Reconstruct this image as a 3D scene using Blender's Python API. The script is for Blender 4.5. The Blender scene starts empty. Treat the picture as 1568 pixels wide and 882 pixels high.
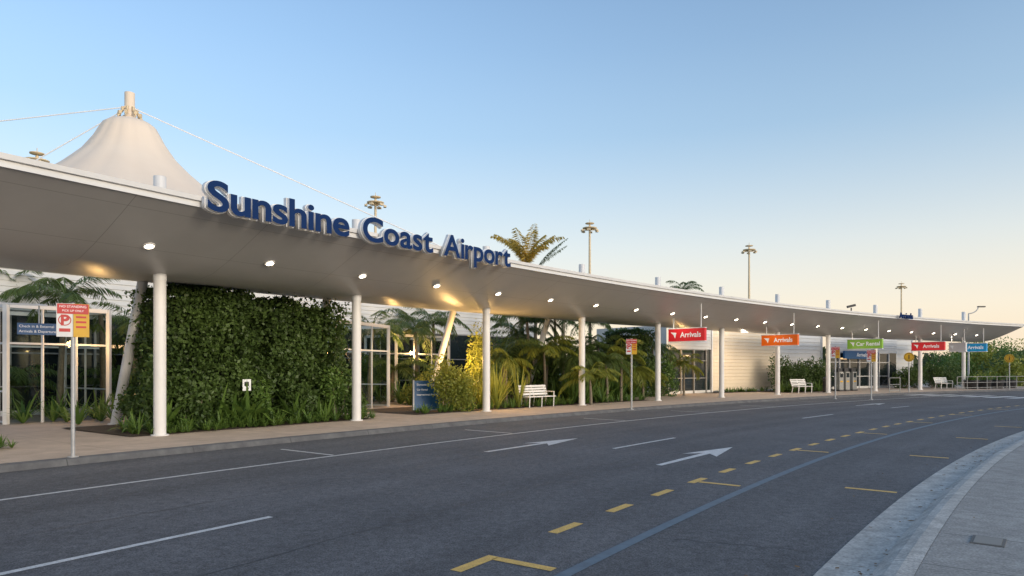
import bpy, math, random
import numpy as np
from mathutils import Vector, Matrix
random.seed(4); rng=np.random.default_rng(7)
scene=bpy.context.scene
# ---------------- survey constants (photo measured at 1568 px wide, level 24 mm camera) -------------
F=1045.0; CX=784.0; HY=565.0; CH=1.6
RZ=-0.12   # road level, footpath = 0
def G(px,py,z=RZ):
    D=(CH-z)*F/(py-HY); return ((px-CX)/F*D, D)
# ---------------- centre line of the columns --------------------------------------------------------
def theta(s): return math.radians(max(8.0,54-0.44*s))
_S=np.arange(-60,220.01,0.25); _i0=int(60/0.25)
_X=np.zeros(len(_S)); _Y=np.zeros(len(_S)); _X[_i0]=-8.46; _Y[_i0]=16.4
for i in range(_i0+1,len(_S)):
    t=theta(_S[i]-.125); _X[i]=_X[i-1]+.25*math.cos(t); _Y[i]=_Y[i-1]+.25*math.sin(t)
for i in range(_i0-1,-1,-1):
    t=theta(_S[i]+.125); _X[i]=_X[i+1]-.25*math.cos(t); _Y[i]=_Y[i+1]-.25*math.sin(t)
def P(s,off=0.0,z=0.0):
    x=float(np.interp(s,_S,_X)); y=float(np.interp(s,_S,_Y)); t=theta(s)
    return Vector((x+math.sin(t)*off, y-math.cos(t)*off, z))
def T(s): t=theta(s); return Vector((math.cos(t),math.sin(t),0))
def N(s): t=theta(s); return Vector((math.sin(t),-math.cos(t),0))
def s_at(px,off):
    best=None;bd=1e9
    s=-9.0
    while s<150:
        p=P(s,off)
        if p.y>1:
            d=abs(CX+F*p.x/p.y-px)
            if d<bd: bd=d;best=s
        s+=0.1
    return best
# ---------------- materials ------------------------------------------------------------------------
def mat(name,col,col2=None,scale=3.0,rough=.7,metal=0.0,bump=0.0,bscale=60.0,emis=None,estr=0.0,
        leaf=False,joint=None,speck=None,spec=None,speck2=None,streak=None):
    m=bpy.data.materials.new(name); m.use_nodes=True; nt=m.node_tree; nd=nt.nodes; lk=nt.links
    b=nd['Principled BSDF']; b.inputs['Roughness'].default_value=rough; b.inputs['Metallic'].default_value=metal
    if spec is not None: b.inputs['Specular IOR Level'].default_value=spec
    if col2 is None: col2=tuple(c*.8 for c in col)
    geo=nd.new('ShaderNodeNewGeometry')
    nz=nd.new('ShaderNodeTexNoise'); nz.inputs['Scale'].default_value=scale; nz.inputs['Detail'].default_value=6
    nz.inputs['Roughness'].default_value=.65
    lk.new(geo.outputs['Position'],nz.inputs['Vector'])
    rp=nd.new('ShaderNodeMapRange'); rp.inputs[1].default_value=.3; rp.inputs[2].default_value=.7
    lk.new(nz.outputs['Fac'],rp.inputs[0])
    mx=nd.new('ShaderNodeMix'); mx.data_type='RGBA'
    mx.inputs[6].default_value=(*col2,1); mx.inputs[7].default_value=(*col,1)
    out=mx.outputs[2]
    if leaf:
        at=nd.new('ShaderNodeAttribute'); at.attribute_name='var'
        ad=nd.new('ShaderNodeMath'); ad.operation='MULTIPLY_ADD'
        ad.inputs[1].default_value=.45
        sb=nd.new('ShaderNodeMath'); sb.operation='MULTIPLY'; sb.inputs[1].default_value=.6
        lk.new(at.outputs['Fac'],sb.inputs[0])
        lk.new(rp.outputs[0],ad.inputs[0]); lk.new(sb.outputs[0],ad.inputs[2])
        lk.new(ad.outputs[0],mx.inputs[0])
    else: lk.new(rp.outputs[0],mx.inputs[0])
    for spk in (speck,speck2,streak):
        if not spk: continue
        n2=nd.new('ShaderNodeTexNoise'); n2.inputs['Scale'].default_value=spk[0]; n2.inputs['Detail'].default_value=3
        if len(spk)>2:   # streaks that run along the roadway (uv = metres along, metres across)
            uvn=nd.new('ShaderNodeUVMap'); mp=nd.new('ShaderNodeMapping'); mp.inputs['Scale'].default_value=(spk[2],1,1)
            lk.new(uvn.outputs[0],mp.inputs[0]); lk.new(mp.outputs[0],n2.inputs['Vector'])
        else: lk.new(geo.outputs['Position'],n2.inputs['Vector'])
        r2=nd.new('ShaderNodeMapRange'); r2.inputs[1].default_value=.3; r2.inputs[2].default_value=.7
        r2.inputs[3].default_value=1-spk[1]; r2.inputs[4].default_value=1+spk[1]
        lk.new(n2.outputs['Fac'],r2.inputs[0])
        vm=nd.new('ShaderNodeVectorMath'); vm.operation='SCALE'
        lk.new(out,vm.inputs[0]); lk.new(r2.outputs[0],vm.inputs['Scale']); out=vm.outputs[0]
    if joint:
        uv=nd.new('ShaderNodeUVMap'); sp=nd.new('ShaderNodeSeparateXYZ'); lk.new(uv.outputs[0],sp.inputs[0])
        prev=None
        for k,(per,w) in enumerate(joint[:2]):
            pp=nd.new('ShaderNodeMath'); pp.operation='PINGPONG'; pp.inputs[1].default_value=per/2
            lk.new(sp.outputs[k],pp.inputs[0])
            lt=nd.new('ShaderNodeMath'); lt.operation='LESS_THAN'; lt.inputs[1].default_value=w
            lk.new(pp.outputs[0],lt.inputs[0])
            if prev:
                ma=nd.new('ShaderNodeMath'); ma.operation='MAXIMUM'; lk.new(prev,ma.inputs[0]); lk.new(lt.outputs[0],ma.inputs[1]); prev=ma.outputs[0]
            else: prev=lt.outputs[0]
        m2=nd.new('ShaderNodeMix'); m2.data_type='RGBA'; k=joint[2]
        lk.new(prev,m2.inputs[0]); lk.new(out,m2.inputs[6]); m2.inputs[7].default_value=(col[0]*k,col[1]*k,col[2]*k,1); out=m2.outputs[2]
    lk.new(out,b.inputs['Base Color'])
    if bump>0:
        n3=nd.new('ShaderNodeTexNoise'); n3.inputs['Scale'].default_value=bscale; n3.inputs['Detail'].default_value=4
        lk.new(geo.outputs['Position'],n3.inputs['Vector'])
        bp=nd.new('ShaderNodeBump'); bp.inputs['Strength'].default_value=bump; bp.inputs['Distance'].default_value=.02
        lk.new(n3.outputs['Fac'],bp.inputs['Height']); lk.new(bp.outputs[0],b.inputs['Normal'])
    if emis:
        b.inputs['Emission Color'].default_value=(*emis,1); b.inputs['Emission Strength'].default_value=estr
    if leaf:
        tr=nd.new('ShaderNodeBsdfTranslucent'); lk.new(out,tr.inputs['Color'])
        ms=nd.new('ShaderNodeMixShader'); ms.inputs[0].default_value=.3
        lk.new(b.outputs[0],ms.inputs[1]); lk.new(tr.outputs[0],ms.inputs[2])
        lk.new(ms.outputs[0],nd['Material Output'].inputs['Surface'])
    return m
def glassmat(name):
    m=bpy.data.materials.new(name); m.use_nodes=True; nd=m.node_tree.nodes; lk=m.node_tree.links; nd.clear()
    o=nd.new('ShaderNodeOutputMaterial'); t=nd.new('ShaderNodeBsdfTransparent'); t.inputs[0].default_value=(.72,.8,.8,1)
    g=nd.new('ShaderNodeBsdfGlossy'); g.inputs['Roughness'].default_value=.03
    f=nd.new('ShaderNodeFresnel'); f.inputs[0].default_value=1.5
    ms=nd.new('ShaderNodeMixShader'); lk.new(f.outputs[0],ms.inputs[0]); lk.new(t.outputs[0],ms.inputs[1]); lk.new(g.outputs[0],ms.inputs[2])
    lk.new(ms.outputs[0],o.inputs[0]); return m
M_white=mat('white_paint',(.82,.81,.80),(.73,.72,.71),scale=2,rough=.45)
M_soffit=mat('soffit_panel',(.50,.495,.49),(.45,.445,.44),scale=.7,rough=.36,joint=[(3.0,.008),(1.45,.007),.6],spec=.4)
M_roof=mat('roof_sheet',(.6,.6,.6),rough=.5)
M_fascia=mat('fascia_metal',(.84,.84,.84),(.76,.76,.76),scale=.8,rough=.4)
M_asph=mat('asphalt',(.128,.128,.134),(.086,.087,.093),scale=.4,rough=.85,bump=.4,bscale=90,speck=(70,.6),speck2=(9,.2),streak=(1.1,.18,.05))
M_conc=mat('footpath_concrete',(.35,.34,.32),(.255,.245,.23),scale=1.3,rough=.9,bump=.3,bscale=60,joint=[(1.5,.009),(30,.0),.4],speck=(45,.3),speck2=(6,.15))
M_pave=mat('beige_paving',(.56,.445,.35),(.44,.35,.275),scale=1.0,rough=.85,joint=[(2.0,.01),(3.2,.01),.6],speck=(60,.16),speck2=(3,.1))
M_kerbr=mat('kerb_concrete',(.52,.50,.46),(.36,.345,.32),scale=2.2,rough=.9,bump=.3,joint=[(3.0,.008),(50,0),.5],speck=(40,.24),speck2=(7,.18))
M_kerbd=mat('kerb_dark_concrete',(.16,.16,.16),(.09,.09,.095),scale=3,rough=.9,joint=[(2.4,.01),(50,0),.5])
M_mark=mat('road_paint_white',(.74,.74,.73),(.44,.44,.44),scale=9,rough=.6,speck=(60,.25))
M_yel=mat('road_paint_yellow',(.78,.49,.12),(.56,.35,.09),scale=9,rough=.6,speck=(60,.25))
M_bluel=mat('road_paint_blue_grey',(.13,.175,.215),(.09,.12,.15),scale=7,rough=.6)
M_seam=mat('bitumen_seal',(.05,.05,.053),(.04,.04,.042),scale=9,rough=.6)
M_grass=mat('grass',(.07,.10,.03),(.04,.06,.02),scale=2,rough=.95,bump=.5,bscale=30)
M_mulch=mat('mulch',(.09,.06,.04),(.04,.03,.02),scale=12,rough=.95,bump=.6,bscale=30)
M_blue=mat('letter_blue',(.007,.033,.13),(.006,.030,.115),rough=.7,spec=.15)
M_signblue=mat('panel_blue',(.01,.10,.28),(.01,.09,.25),rough=.35)
M_cyan=mat('panel_cyan',(.0,.26,.55),rough=.4,emis=(0,.3,.6),estr=.2)
M_red=mat('panel_red',(.65,.02,.03),(.6,.02,.03),rough=.35,emis=(.8,.02,.03),estr=.2)
M_redp=mat('panel_red_plain',(.6,.03,.03),rough=.4)
M_orange=mat('panel_orange',(.75,.13,.01),(.7,.12,.01),rough=.35,emis=(.9,.15,.01),estr=.2)
M_green=mat('panel_green',(.22,.45,.04),rough=.35,emis=(.25,.5,.05),estr=.2)
M_yellow=mat('panel_yellow',(.75,.42,.02),rough=.4)
M_wt=mat('sign_white_lettering',(.85,.85,.85),(.8,.8,.8),rough=.4,emis=(1,1,1),estr=.15)
M_black=mat('black_paint',(.015,.015,.017),rough=.5)
M_steel=mat('galvanised_steel',(.5,.51,.52),(.4,.41,.42),scale=8,rough=.45,metal=.3)
M_dark=mat('dark_metal',(.05,.05,.055),rough=.5)
M_glassd=mat('window_glass_dark',(.02,.03,.035),(.012,.016,.02),scale=.4,rough=.06,spec=.8)
M_mull=mat('mullion_grey',(.35,.35,.34),rough=.5)
M_glass=glassmat('clear_glass')
M_cream=mat('cream_weatherboard',(.84,.72,.55),(.76,.65,.50),scale=.6,rough=.6)
M_clad=mat('white_cladding',(.70,.70,.69),(.62,.62,.61),scale=.6,rough=.55)
M_fabric=mat('membrane_fabric',(.90,.77,.63),(.86,.72,.58),scale=.35,rough=.75)
M_warm=mat('downlight_lens',(1,1,1),rough=.5,emis=(1,.88,.66),estr=12)
M_warmwin=mat('lit_interior',(.4,.3,.2),rough=.6,emis=(1,.62,.28),estr=1.2)
M_floodh=mat('floodlight_head',(.80,.64,.42),(.7,.56,.36),rough=.5)
M_trunk=mat('palm_trunk',(.28,.23,.17),(.14,.12,.09),scale=9,rough=.9,bump=.5,bscale=20)
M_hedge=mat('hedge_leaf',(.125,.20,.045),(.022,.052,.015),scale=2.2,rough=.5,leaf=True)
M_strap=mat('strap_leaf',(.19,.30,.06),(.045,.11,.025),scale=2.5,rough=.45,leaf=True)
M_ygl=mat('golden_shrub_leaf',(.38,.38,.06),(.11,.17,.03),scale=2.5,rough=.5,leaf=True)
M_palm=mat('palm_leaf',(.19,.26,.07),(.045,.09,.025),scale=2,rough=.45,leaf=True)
M_ypalm=mat('golden_palm_leaf',(.85,.62,.16),(.5,.42,.1),scale=2,rough=.45,leaf=True)
M_litter=mat('dry_leaf',(.28,.16,.06),(.12,.07,.03),scale=20,rough=.8,leaf=True)
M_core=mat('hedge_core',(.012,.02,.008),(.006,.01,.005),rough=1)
M_tree=mat('distant_tree_leaf',(.09,.12,.05),(.04,.06,.03),scale=.4,rough=.8,leaf=True)
# ---------------- mesh building --------------------------------------------------------------------
def link(o,parent=None):
    scene.collection.objects.link(o)
    if parent: o.parent=parent
    return o
def empty(name):
    e=bpy.data.objects.new(name,None); e.empty_display_size=.3; return link(e)
class MB:
    def __init__(s): s.v=[];s.f=[];s.m=[];s.sm=[];s.mats=[]
    def mi(s,m):
        if m not in s.mats: s.mats.append(m)
        return s.mats.index(m)
    def add(s,vs,fs,m,smooth=False):
        o=len(s.v); s.v+= [tuple(v) for v in vs]; k=s.mi(m)
        for f in fs: s.f.append([i+o for i in f]); s.m.append(k); s.sm.append(smooth)
    def obox(s,c,a,b,d,m):
        c=Vector(c); vs=[c+sx*a+sy*b+sz*d for sx in(-1,1) for sy in(-1,1) for sz in(-1,1)]
        s.add(vs,[(0,1,3,2),(4,6,7,5),(0,4,5,1),(2,3,7,6),(0,2,6,4),(1,5,7,3)],m)
    def box(s,c,size,m,yaw=0.0):
        a=Vector((math.cos(yaw),math.sin(yaw),0))*size[0]/2; b=Vector((-math.sin(yaw),math.cos(yaw),0))*size[1]/2
        s.obox(c,a,b,Vector((0,0,size[2]/2)),m)
    def bar(s,p0,p1,w,h,m):
        p0=Vector(p0);p1=Vector(p1); d=(p1-p0); L=d.length; d.normalize()
        up=Vector((0,0,1)) if abs(d.z)<.9 else Vector((0,1,0))
        x=d.cross(up).normalized(); y=x.cross(d).normalized()
        s.obox((p0+p1)/2,d*L/2,x*w/2,y*h/2,m)
    def cyl(s,p0,p1,r0,r1,m,n=14,caps=True):
        p0=Vector(p0);p1=Vector(p1); d=(p1-p0).normalized()
        up=Vector((0,0,1)) if abs(d.z)<.9 else Vector((0,1,0))
        x=d.cross(up).normalized(); y=d.cross(x).normalized()
        vs=[];fs=[]
        for k in range(n):
            a=2*math.pi*k/n; q=x*math.cos(a)+y*math.sin(a); vs.append(p0+q*r0); vs.append(p1+q*r1)
        for k in range(n):
            j=(k+1)%n; fs.append((2*k,2*j,2*j+1,2*k+1))
        s.add(vs,fs,m,True)
        if caps:
            s.add([vs[2*k] for k in range(n)],[tuple(range(n))],m); s.add([vs[2*k+1] for k in range(n)],[tuple(range(n-1,-1,-1))],m)
    def lathe(s,c,prof,m,n=24,mod=None):
        vs=[];fs=[]
        for (r,z) in prof:
            for k in range(n):
                a=2*math.pi*k/n; rr=r*(mod(a,z) if mod else 1)
                vs.append((c[0]+rr*math.cos(a),c[1]+rr*math.sin(a),c[2]+z))
        for i in range(len(prof)-1):
            for k in range(n):
                j=(k+1)%n; fs.append((i*n+k,i*n+j,(i+1)*n+j,(i+1)*n+k))
        s.add(vs,fs,m,True)
    def build(s,name,parent=None,origin=None,bevel=0):
        me=bpy.data.meshes.new(name)
        V=np.array(s.v)
        if origin is None and parent is None:
            origin=Vector(((V[:,0].min()+V[:,0].max())/2,(V[:,1].min()+V[:,1].max())/2,V[:,2].min()))
        o0=Vector(origin) if origin is not None else Vector((0,0,0))
        me.from_pydata([tuple(Vector(v)-o0) for v in s.v],[],s.f)
        for m in s.mats: me.materials.append(m)
        me.polygons.foreach_set('material_index',s.m); me.polygons.foreach_set('use_smooth',s.sm); me.update()
        o=bpy.data.objects.new(name,me); o.location=o0; link(o,parent)
        if bevel:
            b=o.modifiers.new('bevel','BEVEL'); b.width=bevel; b.segments=2; b.limit_method='ANGLE'
        return o
def ribbon(name,s0,s1,ds,prof,m,parent=None,smooth=False,doff=None):
    n=max(2,int(math.ceil((s1-s0)/ds))+1); ss=[s0+(s1-s0)*i/(n-1) for i in range(n)]
    vs=[];uv=[];fs=[]; k=len(prof)
    acc=[0]
    for j in range(1,k): acc.append(acc[-1]+math.hypot(prof[j][0]-prof[j-1][0],prof[j][1]-prof[j-1][1]))
    for s in ss:
        dd=doff(s) if doff else 0
        for j,(o,z) in enumerate(prof): vs.append(tuple(P(s,o+dd,z))); uv.append((s+500,acc[j]+.37+600))
    for i in range(n-1):
        for j in range(k-1): fs.append((i*k+j,i*k+j+1,(i+1)*k+j+1,(i+1)*k+j))
    me=bpy.data.meshes.new(name); me.from_pydata(vs,[],fs); me.materials.append(m)
    ul=me.uv_layers.new(name='UVMap')
    li=np.zeros(len(me.loops),dtype=np.int32); me.loops.foreach_get('vertex_index',li)
    ul.data.foreach_set('uv',np.array(uv)[li].ravel())
    if smooth: me.polygons.foreach_set('use_smooth',[True]*len(me.polygons))
    o=bpy.data.objects.new(name,me); return link(o,parent)
def quadcloud(name,quads,var,m,parent=None,extra=None):
    q=np.asarray(quads); n=len(q); V=q.reshape(-1,3)
    c=np.array([(V[:,0].min()+V[:,0].max())/2,(V[:,1].min()+V[:,1].max())/2,0.0])
    mats=[m]
    verts=(V-c); faces=np.arange(n*4).reshape(-1,4).tolist(); mi=[0]*n; vv=list(var)
    verts=verts.tolist()
    if extra:
        o=len(verts); verts+= [[a[0]-c[0],a[1]-c[1],a[2]-c[2]] for a in extra.v]
        for f,k in zip(extra.f,extra.m): faces.append([i+o for i in f]); mi.append(1+k); vv.append(.3)
        mats+=extra.mats
    me=bpy.data.meshes.new(name); me.from_pydata(verts,[],faces)
    for a in mats: me.materials.append(a)
    me.polygons.foreach_set('material_index',mi)
    at=me.attributes.new('var','FLOAT','FACE'); at.data.foreach_set('value',np.array(vv,dtype=np.float32))
    me.update(); o=bpy.data.objects.new(name,me); o.location=c; return link(o,parent)
def unit(a): return a/np.maximum(np.linalg.norm(a,axis=-1,keepdims=True),1e-9)
def leafquads(C,size,asp=.45,up=None,rnd=1.0):
    n=len(C); L=unit(rng.normal(size=(n,3))*rnd+(0 if up is None else up))
    R=unit(np.cross(L,rng.normal(size=(n,3)))); sz=(size*(.6+.8*rng.random(n)))[:,None]
    a=C-L*sz*.5; b=C+R*sz*asp*.5; c=C+L*sz*.5; d=C-R*sz*asp*.5
    return np.stack([a,b,c,d],1)
def blades(C,length,width,nper,spread=1.0,droop=1.0,rise=1.0):
    Q=[];V=[]
    for c in C:
        for k in range(nper):
            a=rng.random()*2*math.pi; L=length*(.6+.6*rng.random()); w=width*(.7+.6*rng.random())
            h=np.array([math.cos(a),math.sin(a),0]); e=spread*(.25+.75*rng.random())
            side=np.array([-h[1],h[0],0]); prev=None; var=rng.random(); nseg=4
            base=np.array(c)+h*.04*rng.random()
            for i in range(nseg+1):
                t=i/nseg; p=base+h*L*e*t+np.array([0,0,1])*L*rise*(t*(1.15-.3*e)-droop*.75*t*t*e)
                ww=w*(1-t**2.2)*(.5+.5*min(1,t*4))+.004
                cur=(p-side*ww/2,p+side*ww/2)
                if prev: Q.append([prev[0],prev[1],cur[1],cur[0]]); V.append(min(1,var*.7+.35*t))
                prev=cur
    return Q,V
def frond(base,az,elev,L,leafL,nl=26,droop=1.0,wid=.035):
    Q=[];V=[]; h=np.array([math.cos(az),math.sin(az),0]); p=np.array(base,float); el=elev; pts=[]
    seg=nl; side=np.array([-h[1],h[0],0]); var=rng.random()
    for i in range(seg+1):
        pts.append(p.copy()); d=h*math.cos(el)+np.array([0,0,1])*math.sin(el); p=p+d*L/seg; el-=droop*1.9/seg
    for i in range(seg):
        a,b=pts[i],pts[i+1]; w=.02*(1-i/seg)+.005
        Q.append([a-side*w,a+side*w,b+side*w,b-side*w]); V.append(.6)
        if i<2: continue
        t=i/seg; ll=leafL*math.sin(math.pi*min(1,.12+t*.85))**.6; d=unit(b-a)
        for sg in (-1,1):
            for _ in range(2):
                o=a+(b-a)*rng.random(); dr=unit(side*sg*1.0+d*.65+np.array([0,0,-.45-.5*rng.random()]))
                e=o+dr*ll*(.8+.3*rng.random())+np.array([0,0,-.12*ll]); u=unit(np.cross(dr,np.array([0,0,1.]))+.3*rng.normal(size=3))*wid/2
                m_=(o+e)/2+np.array([0,0,.05*ll])
                Q.append([o,m_-u,e,m_+u]); V.append(min(1,max(0,var*.6+.4*rng.random())))
    return Q,V
def palm(name,x,y,h,nf=11,L=1.9,r=.09,m=None,z0=0.0,elr=(.2,1.35),lean=.15,leafL=.5,wid=.04,az=None,dr=(.7,1.15)):
    m=m or M_palm; Q=[];V=[]; ex=MB(); k=6; lx=random.uniform(-lean,lean); ly=random.uniform(-lean,lean)
    pt=[Vector((x+lx*(i/k)**2*h*.4,y+ly*(i/k)**2*h*.4,z0+h*i/k)) for i in range(k+1)]
    for i in range(k): ex.cyl(pt[i],pt[i+1],r*(1.25-.5*i/k),r*(1.25-.5*(i+1)/k),M_trunk,9,False)
    top=pt[-1]
    for i in range(nf):
        a_=2*math.pi*i/nf*1.0+random.uniform(-.3,.3)+ (i%3)*.7; el=random.uniform(*elr)
        if az: a_=az[i%len(az)]+random.uniform(-.3,.3)
        q,v=frond((top.x,top.y,top.z),a_,el,L*random.uniform(.8,1.15),leafL,droop=random.uniform(*dr),wid=wid); Q+=q;V+=v
    return quadcloud(name,np.array([[list(a) for a in q] for q in Q]),V,m,extra=ex)
def shrub(name,x,y,rx,ry,h,n,size,m,z0=0.0,clumps=9):
    cc=[(random.uniform(-.6,.6)*rx,random.uniform(-.6,.6)*ry,random.uniform(.25,.75)*h,random.uniform(.32,.52)) for _ in range(clumps)]
    w=np.array([c[3] for c in cc]); w/=w.sum(); ids=rng.choice(len(cc),n,p=w)
    d=unit(rng.normal(size=(n,3)))*(rng.random((n,1))**.33)
    C=np.zeros((n,3))
    for i,c in enumerate(cc):
        k=ids==i; C[k]=np.array(c[:3])+d[k]*np.array([rx*c[3]*1.3,ry*c[3]*1.3,h*c[3]])
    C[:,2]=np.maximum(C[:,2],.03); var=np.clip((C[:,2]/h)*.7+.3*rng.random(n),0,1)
    C+=np.array([x,y,z0]); ex=MB()
    for c in cc: ex.cyl((x+c[0]*.2,y+c[1]*.2,z0),(x+c[0],y+c[1],z0+c[2]),.025,.01,M_trunk,6,False)
    return quadcloud(name,leafquads(C,size),var,m,extra=ex)
def text(body,loc,t,n,size,m,parent,name='lettering',extrude=.002,bold=.0,align='CENTER'):
    c=bpy.data.curves.new(name,'FONT'); c.body=body; c.size=size; c.extrude=extrude; c.offset=bold; c.align_x=align; c.align_y='CENTER'
    c.materials.append(m); o=bpy.data.objects.new(name,c); z=Vector((0,0,1))
    M=Matrix((( t.x,z.x,n.x,loc[0]),(t.y,z.y,n.y,loc[1]),(t.z,z.z,n.z,loc[2]),(0,0,0,1)))
    o.matrix_world=M; link(o,parent); return o
# ---------------- ground, road, kerbs --------------------------------------------------------------
g=MB(); g.add([(-3000,-3000,-.2),(3000,-3000,-.2),(3000,3000,-.2),(-3000,3000,-.2)],[(0,1,2,3)],M_grass); g.build('ground',origin=(0,0,0))
KD=lambda s: float(np.interp(s,[-60,-3,4,20,45,200],[0,0,.22,.75,1.1,1.1]))
ribbon('road',-45,190,1.0,[(2.7,RZ),(9,RZ),(15.3,RZ)],M_asph)
ribbon('road_shoulder',-45,190,1.0,[(14.1,RZ-.003),(15.3,RZ-.003)],M_asph,doff=KD)
ribbon('kerb',-45,190,1.0,[(2.95,RZ+.004),(2.90,-.01),(2.87,.003),(2.68,.003)],M_kerbd)
ribbon('footpath',-45,190,1.0,[(2.68,0),(-3,0),(-8,0),(-16,0)],M_pave)
ribbon('concrete_kerb',-45,190,.75,[(15.14,RZ+.006),(15.52,RZ+.012),(15.60,-.05),(15.66,-.012),(15.74,.002),(15.86,.004)],M_kerbr,doff=KD)
ribbon('concrete_footpath',-45,190,1.0,[(15.86,0),(18,0),(20.2,0)],M_conc,doff=KD)
ribbon('grass_verge',-45,190,1.0,[(20.2,-.01),(40,-.01)],M_grass,doff=KD)
MZ=RZ+.004
mk=empty('road_marking')
def st(nm,s0,s1,o,w,m): return ribbon(nm,s0,s1,.6,[(o-w/2,MZ),(o+w/2,MZ)],m,mk)
st('edge_line',-30,52,5.7,.09,M_mark)
for a,b in ((-60,410),(940,1033),(1228,1275),(1365,1392)): st('lane_dash',s_at(a,9.5),s_at(b,9.5),9.5,.09,M_mark)
for k in range(-2,9):
    s=s_at(415,3.6)+6.1*k; st('bay_tick',s,s+.08,4.75,1.7,M_mark)
ribbon('blue_line',-30,60,.8,[(13.38,MZ),(13.50,MZ)],M_bluel,mk)
s=s_at(837,12.55); 
for k in range(0,60):
    a=s+1.43*k; st('yellow_dash',a,a+.62,12.6,.12,M_yel)
a=s_at(711,12.7); st('yellow_dash',a,a+.62,12.62,.12,M_yel)
for k in range(0,8):
    a=s_at(765,12.75)+5.72*k; st('yellow_tick',a,a+.12,12.98,.62,M_yel)
a=s_at(1335,14.9)
for k in range(0,6): 
    o_=14.85+KD(a+5.4*k)*.7-.1; st('yellow_tick',a+5.4*k,a+5.4*k+.12,o_,.66,M_yel)
def arrow(s0,L,o):
    a=MB(); hw=.075; hs=L*.50
    pr=[(0,-hw*.8),(L*.6,-hw),(hs,-.36),(L,0),(hs,.36),(L*.6,hw),(0,hw*.8)]
    vs=[P(s0+u,o+v,MZ) for u,v in pr]
    a.add(vs,[(0,1,5,6),(1,2,3),(1,3,5),(3,4,5)],M_mark); a.build('arrow_marking',mk)
arrow(s_at(742,7.7),3.75,7.7); arrow(s_at(1010,11.4),3.95,11.4)
arrow(s_at(742,7.7)+26,3.6,7.7); 
zs=s_at(1450,6.0)
for k in range(11): 
    o=3.3+1.15*k; ribbon('zebra_bar',zs,zs+3.8,1,[(o,MZ),(o+.62,MZ)],M_mark,mk)
# wandering bitumen seams / cracks
cr=MB()
def crack(s0,o0,s1,o1,w=.012,n=26,wob=.05):
    pts=[]; do=0
    for i in range(n+1):
        do+=random.gauss(0,wob*.35); u=i/n; pts.append(P(s0+(s1-s0)*u+random.gauss(0,.02),o0+(o1-o0)*u+do,MZ-.002))
    for i in range(n):
        d=(pts[i+1]-pts[i]).normalized(); q=Vector((-d.y,d.x,0))*w*random.uniform(.5,1.2)
        cr.add([pts[i]-q,pts[i+1]-q,pts[i+1]+q,pts[i]+q],[(0,1,2,3)],M_seam)
crack(-14,8.1,40,8.0,.011,90,.03); crack(-10,10.9,22,11.1,.008,60,.05); crack(-2,13.6,-1.6,15.1,.008,10); crack(4,5.8,4.5,9.4,.008,16); crack(9.5,9.6,9.8,15.2,.009,20); crack(-6,12,-5,15.1,.009,14); crack(-7.5,6,-6.5,11,.008,20)
cr.build('road_crack_seal')
# dry leaves caught along the right gutter, and a pit lid in the footpath
n=260; C=[]
for _ in range(n):
    s=random.uniform(-6,16); o=15.45+KD(s)+random.gauss(0,.10) if random.random()<.75 else random.uniform(14.5,17.5); 
    z=(RZ+.02) if o<15.6+KD(s) else .012
    c=P(s,o,z); C.append(tuple(c))
q=leafquads(np.array(C),.055,.6); q[:,:,2]=q[:,:,2]*.15+np.array(C)[:,None,2]*.85+.006; quadcloud('leaf_litter',q,rng.random(n),M_litter)
x,y=G(1513,829,0); b=MB(); b.box((x,y,.004),(.36,.26,.008),M_conc,.9); b.box((x,y,.009),(.31,.21,.004),M_kerbr,.9); b.build('utility_pit_lid')
# ---------------- canopy ----------------------------------------------------------------------------
can=empty('walkway_canopy'); C0,C1=-24,62.7; EO=3.0
sof=[(-2.9,4.02),(-2,3.93),(-1,3.87),(0,3.86),(.6,3.95),(1.2,4.16),(1.8,4.40),(2.4,4.66),(EO,4.93)]
ribbon('soffit',C0,C1,1.5,sof,M_soffit,can,True)
ribbon('roof_sheet',C0,C1,1.5,[(-2.95,4.25),(0,4.55),(EO-.1,5.08)],M_roof,can)
ribbon('fascia_lower',C0,C1,1.5,[(EO,4.93),(EO+.05,4.925),(EO+.05,5.035),(EO+.02,5.04)],M_fascia,can)
ribbon('fascia_gutter',C0,C1,1.5,[(EO+.02,5.04),(EO+.11,5.045),(EO+.12,5.14),(EO-.1,5.145),(EO-.1,5.08)],M_white,can)
ribbon('fascia_back',C0,C1,1.5,[(-2.9,4.02),(-2.96,4.02),(-2.96,4.25)],M_fascia,can)
e=MB()
for s in (C0,C1):
    v=[P(s,o,z) for o,z in sof]+[P(s,EO+.1,5.05),P(s,EO-.1,5.13),P(s,0,4.55),P(s,-2.95,4.25)]
    e.add(v,[tuple(range(len(v)))],M_fascia)
e.build('end_cap',can)
dl=MB()
cols=MB()
for k in range(-3,11):
    s=6.0*k; p=P(s)
    cols.cyl((p.x,p.y,-.0),(p.x,p.y,6.22),.14,.14,M_white,24)
    cols.cyl((p.x,p.y,0),(p.x,p.y,.03),.2,.2,M_white,20)
    cols.cyl((p.x,p.y,3.72),(p.x,p.y,3.93),.15,.15,M_fascia,20)
    if k<=3:
        b=P(s+.9,-4.4); t=P(s+.9,-2.75,4.03)
        cols.cyl(b,t,.135,.135,M_white,20)
        cols.cyl((b.x,b.y,0),(b.x,b.y,.03),.2,.2,M_white,20)
cols.build('columns',can)
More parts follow.
